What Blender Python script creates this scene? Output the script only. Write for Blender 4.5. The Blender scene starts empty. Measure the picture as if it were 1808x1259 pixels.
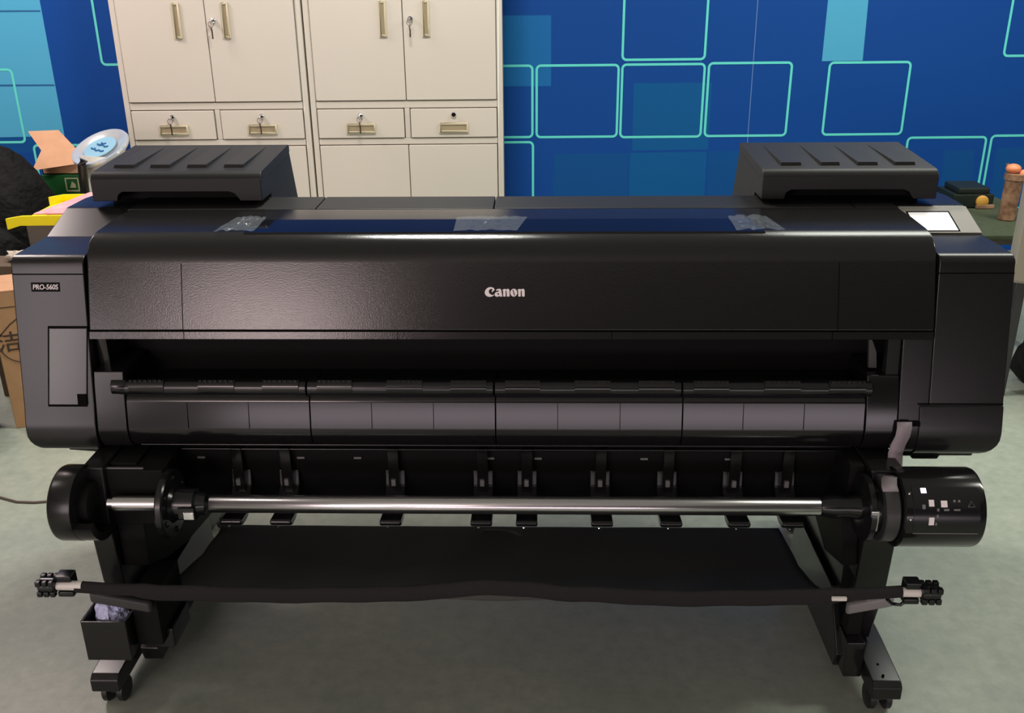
import bpy, bmesh, math, random
import numpy as np
from mathutils import Vector, Matrix
random.seed(7)
S = bpy.context.scene
COL = S.collection
R = math.radians

# ------------------------------------------------------------------ camera
F_PX, PITCH, ROLL, CAM = 1700.0, R(22.1), R(0.53), np.array([0.0, 0.0, 1.5])
cam_d = bpy.data.cameras.new('camera')
cam_d.sensor_width = 36.0
cam_d.lens = 36.0 * F_PX / 1808.0
cam_d.clip_start = 0.05
cam = bpy.data.objects.new('camera', cam_d)
COL.objects.link(cam)
_fw = np.array([0, math.cos(PITCH), -math.sin(PITCH)])
_u0 = np.array([0, math.sin(PITCH), math.cos(PITCH)])
_r0 = np.array([1.0, 0, 0])
_rt = _r0 * math.cos(ROLL) - _u0 * math.sin(ROLL)
_up = _u0 * math.cos(ROLL) + _r0 * math.sin(ROLL)
cam.matrix_world = Matrix(((_rt[0], _up[0], -_fw[0], CAM[0]), (_rt[1], _up[1], -_fw[1], CAM[1]),
                           (_rt[2], _up[2], -_fw[2], CAM[2]), (0, 0, 0, 1)))
S.camera = cam

# ------------------------------------------------------------------ world, lamps, exposure
W = bpy.data.worlds.new('world'); S.world = W; W.use_nodes = True
W.node_tree.nodes['Background'].inputs[0].default_value = (0.8, 0.85, 0.9, 1)
W.node_tree.nodes['Background'].inputs[1].default_value = 0.15
S.view_settings.view_transform = 'Standard'
S.view_settings.look = 'None'
S.view_settings.gamma = 1.0
S.view_settings.exposure = 0.0


def lamp(name, loc, size, power, color, aim=None):
    d = bpy.data.lights.new(name, 'AREA'); d.shape = 'RECTANGLE'
    d.size, d.size_y = size; d.energy = power; d.color = color
    o = bpy.data.objects.new(name, d); COL.objects.link(o); o.location = loc
    if aim is not None:
        o.rotation_euler = (Vector(aim) - Vector(loc)).to_track_quat('-Z', 'Y').to_euler()
    return o


lamp('ceiling_lamp', (-2.50, 3.75, 2.66), (0.6, 0.6), 42, (1.0, 0.84, 0.80))
lamp('ceiling_lamp.001', (1.9, 3.5, 2.66), (1.5, 0.8), 36, (0.98, 1.0, 0.90))
lamp('ceiling_lamp.002', (-3.0, 1.9, 2.66), (0.5, 0.5), 8, (1.0, 0.90, 0.84))
lamp('ceiling_lamp.003', (3.2, 2.1, 2.66), (1.0, 0.3), 44, (1.0, 1.0, 0.88))
lamp('ceiling_lamp.004', (-0.30, 3.0, 2.66), (0.5, 0.25), 46, (1.0, 0.98, 0.90))
lamp('window_daylight', (-2.20, -3.40, 2.16), (1.25, 0.80), 43, (1.0, 0.79, 0.77), (-1.2, 1.8, 1.0))
lamp('left_fill_light', (-3.36, -2.5, 1.2), (1.6, 1.7), 56, (1.0, 0.86, 0.87), (0, -2.5, 1.2))  # added fill on the left wall, brightens the left end housing
lamp('low_fill_light', (0.2, -3.50, 0.36), (5.4, 0.55), 38, (1.0, 0.84, 0.92), (0.2, 0, 0.36))  # added low strip of fill, gives the lower panel its bright band


# ------------------------------------------------------------------ projection helpers (photo pixel -> point on a real plane)
def ray(px, py):
    return _fw + _rt * (px - 904) / F_PX - _up * (py - 629.5) / F_PX


def hit(px, py, n, d):
    r = ray(px, py)
    return CAM + r * ((d - n @ CAM) / (n @ r))


def at(px, py, Y):
    return hit(px, py, np.array([0, 1.0, 0]), Y)


YAW = R(-1.57); ORG = np.array([0.0, 1.82, 0.0]); _c, _s = math.cos(YAW), math.sin(YAW)


def loc_(q):
    q = q - ORG
    return np.array([_c * q[0] + _s * q[1], -_s * q[0] + _c * q[1], q[2]])


def pl(px, py, y):          # printer-local plane y = const
    n = np.array([-_s, _c, 0]); return loc_(hit(px, py, n, n @ ORG + y))


# ------------------------------------------------------------------ materials
def mat(name, color, rough=0.5, metal=0.0, spec=0.5, bump=None, coat=0.0, emit=None, alpha=1.0, trans=0.0):
    m = bpy.data.materials.new(name); m.use_nodes = True
    nt = m.node_tree; b = nt.nodes['Principled BSDF']
    b.inputs['Base Color'].default_value = (*color, 1)
    b.inputs['Roughness'].default_value = rough
    b.inputs['Metallic'].default_value = metal
    b.inputs['Specular IOR Level'].default_value = spec
    b.inputs['Coat Weight'].default_value = coat
    b.inputs['Coat Roughness'].default_value = 0.1
    b.inputs['Alpha'].default_value = alpha
    b.inputs['Transmission Weight'].default_value = trans
    if emit:
        b.inputs['Emission Color'].default_value = (*emit[0], 1)
        b.inputs['Emission Strength'].default_value = emit[1]
    if bump:
        sc, st, dist = bump
        tc = nt.nodes.new('ShaderNodeTexCoord'); nz = nt.nodes.new('ShaderNodeTexNoise'); bp = nt.nodes.new('ShaderNodeBump')
        nz.inputs['Scale'].default_value = sc; nz.inputs['Detail'].default_value = 2.0
        bp.inputs['Strength'].default_value = st; bp.inputs['Distance'].default_value = dist
        nt.links.new(tc.outputs['Object'], nz.inputs['Vector'])
        nt.links.new(nz.outputs['Fac'], bp.inputs['Height'])
        nt.links.new(bp.outputs['Normal'], b.inputs['Normal'])
    return m


def srgb(r, g, b):
    f = lambda v: (v / 255 / 12.92) if v / 255 <= 0.04045 else ((v / 255 + 0.055) / 1.055) ** 2.4
    return (f(r), f(g), f(b))


def mottled(name, c0, c1, scale, rough, detail=6.0, bump=0.0, c2=None):
    m = mat(name, c0, rough); nt = m.node_tree; b = nt.nodes['Principled BSDF']
    tc = nt.nodes.new('ShaderNodeTexCoord'); nz = nt.nodes.new('ShaderNodeTexNoise'); cr = nt.nodes.new('ShaderNodeValToRGB')
    nz.inputs['Scale'].default_value = scale; nz.inputs['Detail'].default_value = detail
    nz.inputs['Roughness'].default_value = 0.65
    cr.color_ramp.elements[0].position = 0.3; cr.color_ramp.elements[0].color = (*c0, 1)
    cr.color_ramp.elements[1].position = 0.7; cr.color_ramp.elements[1].color = (*c1, 1)
    nt.links.new(tc.outputs['Object'], nz.inputs['Vector'])
    nt.links.new(nz.outputs['Fac'], cr.inputs['Fac'])
    out = cr.outputs['Color']
    if c2:
        n2 = nt.nodes.new('ShaderNodeTexNoise'); n2.inputs['Scale'].default_value = scale * 0.12; n2.inputs['Detail'].default_value = 3
        r2 = nt.nodes.new('ShaderNodeValToRGB'); r2.color_ramp.elements[0].position = 0.45; r2.color_ramp.elements[1].position = 0.7
        r2.color_ramp.elements[0].color = (0, 0, 0, 1); r2.color_ramp.elements[1].color = (0.35, 0.35, 0.35, 1)
        mx = nt.nodes.new('ShaderNodeMix'); mx.data_type = 'RGBA'
        mx.inputs[7].default_value = (*c2, 1)
        nt.links.new(tc.outputs['Object'], n2.inputs['Vector']); nt.links.new(n2.outputs['Fac'], r2.inputs['Fac'])
        nt.links.new(r2.outputs['Color'], mx.inputs[0]); nt.links.new(out, mx.inputs[6]); out = mx.outputs[2]
    nt.links.new(out, b.inputs['Base Color'])
    if bump:
        bp = nt.nodes.new('ShaderNodeBump'); bp.inputs['Strength'].default_value = bump; bp.inputs['Distance'].default_value = 0.002
        nt.links.new(nz.outputs['Fac'], bp.inputs['Height']); nt.links.new(bp.outputs['Normal'], b.inputs['Normal'])
    return m


M = {
    'plastic': mat('black_grained_plastic', (0.012, 0.0115, 0.012), 0.25, spec=0.42, bump=(400, 0.2, 0.00003)),
    'panel': mat('black_leather_grain_plastic', (0.011, 0.0105, 0.011), 0.17, bump=(420, 0.8, 0.0002)),
    'top': mat('black_matt_plastic', (0.011, 0.0108, 0.011), 0.45, spec=0.32, bump=(400, 0.2, 0.00004)),
    'matte': mat('flat_black_plastic', (0.010, 0.0095, 0.010), 0.6, spec=0.3),
    'smooth': mat('black_satin_plastic', (0.008, 0.0075, 0.008), 0.16),
    'gloss': mat('black_gloss_plastic', (0.008, 0.008, 0.009), 0.22),
    'deep': mat('matt_black_interior', (0.004, 0.004, 0.004), 0.7, spec=0.2),
    'gap': mat('dark_seam', (0.003, 0.003, 0.003), 0.9, spec=0.1),
    'door': mat('black_plastic_lit_tone', (0.03, 0.029, 0.03), 0.2),  # housing plastic again, paler to stand for light at the door's angle
    'grey_strap': mat('grey_fabric_tape', srgb(150, 140, 145), 0.6),
    'grey_part': mat('dark_grey_plastic', (0.045, 0.045, 0.045), 0.4),
    'mid_grey': mat('mid_grey_plastic', srgb(120, 118, 118), 0.45),
    'silver_panel': mat('warm_silver_paint', srgb(140, 136, 128), 0.5),
    'screen': mat('pale_screen', srgb(240, 238, 240), 0.15, coat=0.3, emit=((0.92, 0.9, 0.94), 0.12)),  # near-white base with a faint emission
    'glass_dark': mat('dark_viewing_glass', (0.004, 0.004, 0.006), 0.06),
    'film': mat('clear_crinkled_film', (0.55, 0.62, 0.7), 0.12, alpha=0.14, bump=(60, 0.8, 0.004)),
    'white_print': mat('white_print', srgb(250, 240, 240), 0.4),
    'led': mat('lit_indicator', (0.9, 0.7, 0.9), 0.3, emit=((1.0, 0.75, 1.0), 4.0)),
    'steel': mat('brushed_aluminium_tube', (0.62, 0.60, 0.61), 0.24, metal=1.0, bump=(90, 0.08, 0.0002)),
    'rodwhite': mat('white_painted_rod', srgb(225, 220, 212), 0.35),
    'chrome': mat('chrome', (0.8, 0.8, 0.82), 0.08, metal=1.0),
    'rim': mat('polished_steel_rim', srgb(205, 210, 214), 0.18, metal=0.35, coat=0.6),
    'cloth': mat('basket_cloth_lightened', (0.085, 0.084, 0.084), 0.75, spec=0.3),  # tone raised to stand in for light missing under the printer
    'sleeve': mat('basket_cloth_shaded', (0.020, 0.019, 0.019), 0.85, spec=0.2, bump=(700, 0.4, 0.0008)),  # same cloth as the basket in a shaded tone
    'rubber': mat('black_rubber_wheel', (0.012, 0.012, 0.012), 0.4),
    'cab': mat('cream_cabinet_paint', srgb(209, 201, 190), 0.36),
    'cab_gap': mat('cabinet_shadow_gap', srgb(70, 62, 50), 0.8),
    'pull': mat('beige_plastic_pull', srgb(206, 196, 168), 0.4),
    'pull_in': mat('brown_recess', srgb(158, 142, 114), 0.6),
    'key': mat('dark_key', srgb(58, 46, 40), 0.35, metal=0.3),
    'ceil': mat('white_ceiling_paint', srgb(225, 225, 220), 0.8),
    'wallp': mat('pale_wall_paint', srgb(120, 116, 112), 0.8),
    'wall_dim': mat('dark_grey_wall_paint', srgb(70, 70, 70), 0.85),
    'blue': mat('blue_mural', srgb(6, 70, 150), 0.6, spec=0.22),
    'blue_l': mat('cyan_block', srgb(74, 170, 210), 0.55),
    'blue_d': mat('dark_blue_rule', srgb(30, 96, 150), 0.45),
    'blue_m': mat('mid_blue_block', srgb(22, 104, 170), 0.6, spec=0.22),
    'teal': mat('teal_blue_block', srgb(4, 88, 150), 0.6, spec=0.22),
    'teal2': mat('deep_teal_blue_block', srgb(5, 78, 145), 0.6, spec=0.22),
    'mint': mat('mint_outline', srgb(100, 225, 215), 0.45),
    'seamw': mat('pale_paper_seam', srgb(90, 125, 185), 0.6),
    'floor': mottled('mottled_green_grey_vinyl', srgb(150, 158, 144), srgb(172, 178, 164), 28, 0.38, c2=srgb(128, 142, 134)),
    'carton': mottled('brown_cardboard', srgb(158, 122, 84), srgb(172, 136, 96), 14, 0.75),
    'carton_p': mottled('pale_cardboard', srgb(196, 148, 112), srgb(208, 160, 124), 14, 0.75),
    'ink': mat('dark_carton_print', srgb(62, 48, 34), 0.8),
    'green_box': mat('green_printed_card', srgb(26, 96, 44), 0.6),
    'cream_print': mat('cream_print', srgb(190, 190, 150), 0.6),
    'black_fabric': mat('black_bag_fabric', (0.006, 0.006, 0.006), 0.8, spec=0.2, bump=(25, 0.8, 0.02)),
    'yellow': mat('yellow_tray', srgb(255, 236, 0), 0.45),
    'pink': mottled('pink_paper', srgb(235, 150, 165), srgb(250, 190, 190), 18, 0.6),
    'grey_box': mat('grey_box_card', srgb(112, 106, 100), 0.6),
    'drum_white': mat('white_enamel', srgb(225, 222, 210), 0.35),
    'bowl_glass': mat('pale_blue_dish', srgb(150, 195, 215), 0.12, coat=0.5),
    'dark_metal': mat('dark_steel', (0.05, 0.05, 0.05), 0.3, metal=0.6),
    'green_cloth': mottled('dark_green_baize', srgb(56, 66, 44), srgb(72, 80, 56), 30, 0.8),
    'green_case': mat('black_green_case', srgb(24, 34, 28), 0.5),
    'amber': mat('amber_knob', srgb(214, 160, 70), 0.4),
    'copper': mottled('streaked_copper', srgb(96, 62, 44), srgb(190, 150, 120), 20, 0.35),
    'orange': mat('salmon_cap', srgb(245, 150, 105), 0.45),
    'beige_case': mat('beige_grey_steel', srgb(158, 148, 132), 0.5),
    'beige_side': mat('pale_beige_steel', srgb(176, 168, 152), 0.5),
    'bin_green': mat('dark_green_plastic', srgb(44, 58, 48), 0.5),
    'plasticbag': mat('bluish_clear_bag', srgb(214, 218, 255), 0.12, alpha=0.92, bump=(55, 1.0, 0.02)),
    'foil': mottled('crumpled_packing', srgb(150, 90, 90), srgb(205, 205, 235), 60, 0.4),
    'white_paper': mat('white_paper', srgb(200, 190, 175), 0.7),
    'cable': mat('brown_grey_cable', srgb(90, 78, 66), 0.6),
    'bread': mat('tan_dark', srgb(96, 80, 62), 0.7),
}


# ------------------------------------------------------------------ mesh builder
class MB:
    def __init__(s):
        s.v = []; s.f = []; s.m = []

    def add(s, vs, fs, m=0):
        k = len(s.v); s.v += [tuple(map(float, p)) for p in vs]
        s.f += [tuple(i + k for i in f) for f in fs]; s.m += [m] * len(fs); return s

    def box(s, x0, x1, y0, y1, z0, z1, m=0):
        return s.add([(x0, y0, z0), (x1, y0, z0), (x1, y1, z0), (x0, y1, z0), (x0, y0, z1), (x1, y0, z1), (x1, y1, z1), (x0, y1, z1)],
                     [(0, 3, 2, 1), (4, 5, 6, 7), (0, 1, 5, 4), (1, 2, 6, 5), (2, 3, 7, 6), (3, 0, 4, 7)], m)

    def prism(s, prof, axis, a, b, m=0):
        n = len(prof)
        def P(q, t):
            u, w = q
            return {'x': (t, u, w), 'y': (u, t, w), 'z': (u, w, t)}[axis]
        vs = [P(q, a) for q in prof] + [P(q, b) for q in prof]
        fs = [tuple(range(n - 1, -1, -1)), tuple(range(n, 2 * n))] + [(i, (i + 1) % n, n + (i + 1) % n, n + i) for i in range(n)]
        return s.add(vs, fs, m)

    def hexa(s, bot, top, m=0):          # two quads of 3D points
        n = len(bot)
        return s.add(list(bot) + list(top), [tuple(range(n - 1, -1, -1)), tuple(range(n, 2 * n))] + [(i, (i + 1) % n, n + (i + 1) % n, n + i) for i in range(n)], m)

    def lathe(s, prof, origin, axis, n=32, m=0, cap=True):   # prof: (along, radius)
        ax = Vector(axis).normalized()
        t = Vector((0, 0, 1)) if abs(ax.z) < 0.9 else Vector((1, 0, 0))
        e1 = ax.cross(t).normalized(); e2 = ax.cross(e1)
        o = Vector(origin); k = len(prof); vs = []
        for (h, r) in prof:
            for i in range(n):
                a = 2 * math.pi * i / n
                vs.append(o + ax * h + (e1 * math.cos(a) + e2 * math.sin(a)) * r)
        fs = [(j * n + i, j * n + (i + 1) % n, (j + 1) * n + (i + 1) % n, (j + 1) * n + i) for j in range(k - 1) for i in range(n)]
        if cap:
            fs += [tuple(range(n - 1, -1, -1)), tuple((k - 1) * n + i for i in range(n))]
        return s.add(vs, fs, m)

    def cyl(s, p0, p1, r, n=24, m=0):
        d = Vector(p1) - Vector(p0)
        return s.lathe([(0, r), (d.length, r)], p0, d, n, m)

    def tube(s, pts, r, n=10, m=0):
        pts = [Vector(p) for p in pts]; rr = r if isinstance(r, (list, tuple)) else [r] * len(pts); vs = []
        for i, p in enumerate(pts):
            d = (pts[min(i + 1, len(pts) - 1)] - pts[max(i - 1, 0)]).normalized()
            t = Vector((0, 0, 1)) if abs(d.z) < 0.9 else Vector((0, 1, 0))
            e1 = d.cross(t).normalized(); e2 = d.cross(e1)
            ra = rr[i]; ra = ra if isinstance(ra, tuple) else (ra, ra)
            for j in range(n):
                a = 2 * math.pi * j / n; vs.append(p + e1 * math.cos(a) * ra[0] + e2 * math.sin(a) * ra[1])
        k = len(pts)
        fs = [(j * n + i, j * n + (i + 1) % n, (j + 1) * n + (i + 1) % n, (j + 1) * n + i) for j in range(k - 1) for i in range(n)]
        fs += [tuple(range(n - 1, -1, -1)), tuple((k - 1) * n + i for i in range(n))]
        return s.add(vs, fs, m)

    def ball(s, c, r, n=16, m=0):
        r = r if isinstance(r, tuple) else (r, r, r); k = n // 2; vs = []; fs = []
        for j in range(k + 1):
            th = math.pi * j / k
            for i in range(n):
                a = 2 * math.pi * i / n
                vs.append((c[0] + r[0] * math.sin(th) * math.cos(a), c[1] + r[1] * math.sin(th) * math.sin(a), c[2] + r[2] * math.cos(th)))
        for j in range(k):
            for i in range(n):
                fs.append((j * n + i, (j + 1) * n + i, (j + 1) * n + (i + 1) % n, j * n + (i + 1) % n))
        return s.add(vs, fs, m)

    def build(s, name, mats, parent=None, bevel=0.0, seg=2, smooth=True, angle=40, sub=0, solid=0.0, edge_sel=None):
        me = bpy.data.meshes.new(name)
        bm = bmesh.new(); vv = [bm.verts.new(p) for p in s.v]
        for f, mi in zip(s.f, s.m):
            try:
                fa = bm.faces.new([vv[i] for i in f]); fa.material_index = mi
            except ValueError:
                pass
        bmesh.ops.remove_doubles(bm, verts=bm.verts, dist=1e-6)
        bmesh.ops.recalc_face_normals(bm, faces=bm.faces)
        if edge_sel:
            fn, off, sg = edge_sel
            es = [e for e in bm.edges if fn(e)]
            bmesh.ops.bevel(bm, geom=es, offset=off, segments=sg, affect='EDGES', profile=0.5, clamp_overlap=True)
        if bevel:
            es = [e for e in bm.edges if len(e.link_faces) == 2 and e.calc_face_angle(0) > R(28)]
            bmesh.ops.bevel(bm, geom=es, offset=bevel, segments=seg, affect='EDGES', profile=0.5, clamp_overlap=True)
        if smooth:
            for f in bm.faces: f.smooth = True
        bm.to_mesh(me); bm.free()
        if smooth:
            me.set_sharp_from_angle(angle=R(angle))
        for m in (mats if isinstance(mats, (list, tuple)) else [mats]):
            me.materials.append(m)
        o = bpy.data.objects.new(name, me); COL.objects.link(o)
        if parent: o.parent = parent
        if solid:
            q = o.modifiers.new('thickness', 'SOLIDIFY'); q.thickness = solid; q.offset = 0
        if sub:
            q = o.modifiers.new('subsurf', 'SUBSURF'); q.levels = sub; q.render_levels = sub
        if bevel and not sub:
            q = o.modifiers.new('normals', 'WEIGHTED_NORMAL'); q.keep_sharp = True
        return o


def thing(name, label, cat, loc=(0, 0, 0), rz=0.0, group=None):
    o = bpy.data.objects.new(name, None); COL.objects.link(o)
    o.empty_display_size = 0.05
    o.location = loc; o.rotation_euler = (0, 0, rz); return tag(o, label, cat, group)


def tag(o, label, cat, group=None):
    o['label'] = label; o['category'] = cat
    if group: o['group'] = group
    return o


def struct(o):
    o['kind'] = 'structure'; return o


def text_mesh(name, body, size, m, parent, matrix, shear=0.0, bold=0.0, extrude=0.0004, squeeze=1.0):
    cu = bpy.data.curves.new('tmp', 'FONT'); cu.body = body; cu.size = size; cu.align_x = 'CENTER'; cu.align_y = 'CENTER'
    cu.extrude = extrude; cu.shear = shear; cu.offset = bold
    t = bpy.data.objects.new('tmp', cu); COL.objects.link(t)
    dg = bpy.context.evaluated_depsgraph_get(); dg.update()
    me = bpy.data.meshes.new_from_object(t.evaluated_get(dg)); me.name = name
    bpy.data.objects.remove(t); bpy.data.curves.remove(cu)
    me.materials.clear(); me.materials.append(m)
    me.transform(matrix @ Matrix.Diagonal((squeeze, 1, 1, 1)))
    o = bpy.data.objects.new(name, me); COL.objects.link(o)
    if parent: o.parent = parent
    return o


def frame_mat(origin, xa, ya):           # plane frame from two axes
    x = Vector(xa).normalized(); y = Vector(ya); y = (y - x * y.dot(x)).normalized(); z = x.cross(y)
    return Matrix(((x.x, y.x, z.x, origin[0]), (x.y, y.y, z.y, origin[1]), (x.z, y.z, z.z, origin[2]), (0, 0, 0, 1)))


# ================================================================== THE ROOM
XL, XR, YF, YB, ZC = -3.4, 3.8, -3.6, 4.90, 2.70
struct(MB().box(XL - .1, XR + .1, YF - .1, YB + .1, -0.1, 0.0).build('floor', M['floor'], smooth=False))
struct(MB().box(XL - .1, XR + .1, YF - .1, YB + .1, ZC, ZC + .1).build('ceiling', M['ceil'], smooth=False))
struct(MB().box(XL - .1, XL, YF, YB, 0, ZC).build('wall_left', M['wallp'], smooth=False))
struct(MB().box(XR, XR + .1, YF, YB, 0, ZC).build('wall_right', M['wall_dim'], smooth=False))
struct(MB().box(XL - .1, XR + .1, YF - .1, YF, 0, ZC).build('wall_front', M['wallp'], smooth=False))
wf = MB()
for a in ((-2.88, -2.83, 1.85, 2.68), (-1.57, -1.52, 1.85, 2.68), (-2.83, -1.57, 1.85, 1.9), (-2.83, -1.57, 2.63, 2.68)):
    wf.box(a[0], a[1], YF, YF + .06, a[2], a[3])
struct(wf.build('window_1', M['drum_white'], bevel=0.004))

wb = MB().box(XL - .1, XR + .1, YB, YB + .1, 0, ZC)          # slot 0 blue


def wp(px, py, off):
    p = at(px, py, YB); return (p[0], YB - off, p[2])


def patch(pts, m, off=0.0004):
    wb.add([wp(*p, off) for p in pts], [tuple(range(len(pts)))], m)


def outline(c, m=1, off=0.0016, w=0.0115, r=0.02):
    q = [Vector((wp(*p, 0)[0], wp(*p, 0)[2])) for p in c]      # tl tr br bl
    x0 = (q[0].x + q[3].x) / 2; x1 = (q[1].x + q[2].x) / 2; z1 = (q[0].y + q[1].y) / 2; z0 = (q[2].y + q[3].y) / 2
    def ring(g, rr):
        out = []
        for cx, cz, a0 in ((x1 - r, z1 - r, 0), (x0 + r, z1 - r, 90), (x0 + r, z0 + r, 180), (x1 - r, z0 + r, 270)):
            for k in range(6):
                a = R(a0 + 18 * k); out.append((cx + math.cos(a) * (rr), YB - off, cz + math.sin(a) * (rr)))
        return out
    A = ring(0, r + w / 2); B = ring(0, r - w / 2); n = len(A)
    wb.add(A + B, [(i, (i + 1) % n, n + (i + 1) % n, n + i) for i in range(n)], m)


# colour blocks: 1 mint, 2 cyan, 3 rule, 4 mid, 5 teal, 6 deep teal, 7 seam
patch([(-260, -80), (53, -80), (70, 0), (114, 240), (-170, 246)], 2)
patch([(-170, 246), (114, 240), (119, 268), (-160, 275)], 6)
for y in (21, 152):
    patch([(-200, y - 2), (71 + (y - 21) * .19, y - 3), (72 + (y - 21) * .19, y), (-200, y + 2)], 3, 0.0008)
patch([(1468, -60), (1539, -60), (1523, 107), (1451, 108)], 2)
patch([(800, 28), (973, 27), (973, 152), (800, 153)], 4)
patch([(1119, 147), (1257, 146), (1250, 264), (1116, 266)], 5)
patch([(978, 272), (1109, 270), (1106, 400), (976, 402)], 6)
patch([(1112, 270), (1248, 268), (1241, 400), (1109, 402)], 5)
patch([(1251, 267), (1390, 266), (1378, 400), (1245, 402)], 6)
patch([(1668, 266), (1720, 266), (1708, 400), (1652, 400)], 6)
patch([(1760, 262), (1900, 262), (1880, 400), (1742, 400)], 6)
patch([(1338, -10), (1339.6, -10), (1319.6, 262), (1318, 262)], 7, 0.0009)
for c in (
    [(947, 116), (1092, 114.5), (1089, 241), (948, 242)], [(1099, 114), (1243, 113), (1238, 241), (1095, 242)],
    [(1252, 112), (1397, 110), (1388, 239), (1244, 240)], [(1101, -24), (1251, -26), (1245, 104), (1101, 106)],
    [(1465, 111), (1607, 109), (1592, 236), (1452, 238)], [(1600, 244), (1738, 241), (1724, 366), (1588, 370)],
    [(1748, 240), (1890, 238), (1872, 366), (1732, 368)], [(1792, -32), (1940, -34), (1922, 97), (1774, 99)],
    [(795, 117), (940, 116), (940, 242), (795, 243)], [(795, 252), (941, 251), (941, 378), (795, 379)],
    [(158, -18), (310, -20), (330, 113), (182, 114)], [(-140, 124), (20, 123), (45, 250), (-110, 253)],
    [(59, 257), (205, 255), (230, 382), (84, 384)]):
    outline(c)
struct(wb.build('wall_back', [M[k] for k in ('blue', 'mint', 'blue_l', 'blue_d', 'blue_m', 'teal', 'teal2', 'seamw')], smooth=False))
struct(MB().box(XL, XR, YB - .015, YB - .002, 0, 0.09).build('baseboard_back', M['wallp'], bevel=0.003))


# ================================================================== STEEL CABINETS
def pull_v(parent, x, z, w=0.034, h=0.15, name='handle'):
    y = -0.012
    mb = MB()
    for a in ((x - w / 2, x - w / 2 + .009, z - h / 2, z + h / 2), (x + w / 2 - .009, x + w / 2, z - h / 2, z + h / 2),
              (x - w / 2 + .009, x + w / 2 - .009, z + h / 2 - .009, z + h / 2), (x - w / 2 + .009, x + w / 2 - .009, z - h / 2, z - h / 2 + .009)):
        mb.box(a[0], a[1], y - .006, y + .003, a[2], a[3], 0)
    mb.box(x - w / 2 + .002, x + w / 2 - .002, y - .0015, y + .002, z - h / 2 + .002, z + h / 2 - .002, 1)
    return mb.build(name, [M['pull'], M['pull_in']], parent, bevel=0.002)


def lock(parent, x, z, key):
    MB().lathe([(0, .011), (.006, .011), (.008, .009), (.008, .005)], (x, -.012, z), (0, -1, 0), 20).build('lock', M['chrome'], parent)
    if key:
        k = MB().box(x - .0035, x + .0035, -.048, -.02, z - .006, z + .006)
        k.lathe([(0, .010), (.003, .010)], (x, -.046, z - .002), (1, 0, 0), 16)
        k.build('key', M['chrome'], parent, bevel=0.001)
        t = MB().tube([(x + .012 * math.sin(a), -.05 - .002 * math.cos(a), z - .014 - .012 * math.cos(a)) for a in [2 * math.pi * i / 14 for i in range(15)]], .0012, 6)
        t.lathe([(0, .009), (.003, .009)], (x - .0015, -.05, z - .036), (1, 0, .2), 16)
        t.box(x - .0015, x + .0045, -.052, -.049, z - .075, z - .043)
        t.build('spare_key', M['key'], parent)


def cabinet(x0, x1, label, keys):
    cx = (x0 + x1) / 2; w = x1 - x0; D = 0.38
    t = thing('filing_cabinet', label, 'cabinet', (cx, 4.5, 0), 0, 'cream steel cabinets against the blue wall')
    h = w / 2; H = 1.80
    b = MB()
    f = .026
    rails = [(0.0, .085), (.738, .766), (.902, .934), (1.77, H)]
    for z0, z1 in rails: b.box(-h + f, h - f, 0, .03, z0, z1)
    b.box(-h, -h + f, 0, .03, 0, H); b.box(h - f, h, 0, .03, 0, H)
    b.box(-.012, .012, .0, .03, .766, .902)
    b.box(-h, h, .03, D, 0, H)
    body = b.build('body', M['cab'], t, bevel=0.003)
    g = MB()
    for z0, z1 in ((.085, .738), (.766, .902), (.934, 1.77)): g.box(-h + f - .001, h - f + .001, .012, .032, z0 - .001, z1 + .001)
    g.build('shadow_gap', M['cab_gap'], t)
    e = .0035
    for s in (-1, 1):
        xa, xb = (-h + f + e, -.0015) if s < 0 else (.0015, h - f - e)
        d = MB().box(xa, xb, -.008, .012, .934 + e, 1.77 - e).build('door', M['cab'], t, bevel=0.003)
        hx = -.066 if s < 0 else .066
        hx = -(.125 if s < 0 else -.09) if w < .86 else (-.087 if s < 0 else .103)
        pull_v(d, hx, 1.287)
        if s > 0: lock(d, .034, 1.287, True)
        lo = MB().box(xa, xb, -.008, .012, .085 + e, .738 - e).build('door', M['cab'], t, bevel=0.003)
        pull_v(lo, hx, .39)
        xa, xb = (-h + f + e, -.012 - e) if s < 0 else (.012 + e, h - f - e)
        dr = MB().box(xa, xb, -.008, .012, .766 + e, .902 - e).build('drawer', M['cab'], t, bevel=0.003)
        q = pull_v(dr, 0, 0, .135, .044)
        q.data.transform(Matrix.Translation(((xa + xb) / 2, 0, .814)))
        lock(dr, (xa + xb) / 2, .872, keys[0 if s < 0 else 1])
    return t


cabinet(-1.757, -.916, 'cream steel cabinet behind the left ink cover, keys in both drawer locks', (True, True))
cabinet(-.908, -.030, 'cream steel cabinet in front of bare blue wall, right drawer lock without key', (True, False))

# ================================================================== THE PRINTER
PR = thing('large_format_printer', 'wide black roll-fed inkjet printer on wheeled stand with cloth catch basket', 'printer', tuple(ORG), YAW)
TILT = Vector((0, .05, .157)).normalized()


def on_panel(z, off=0.0):               # y on the tilted front plane
    return (z - .798) * (.05 / .157) - off


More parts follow.
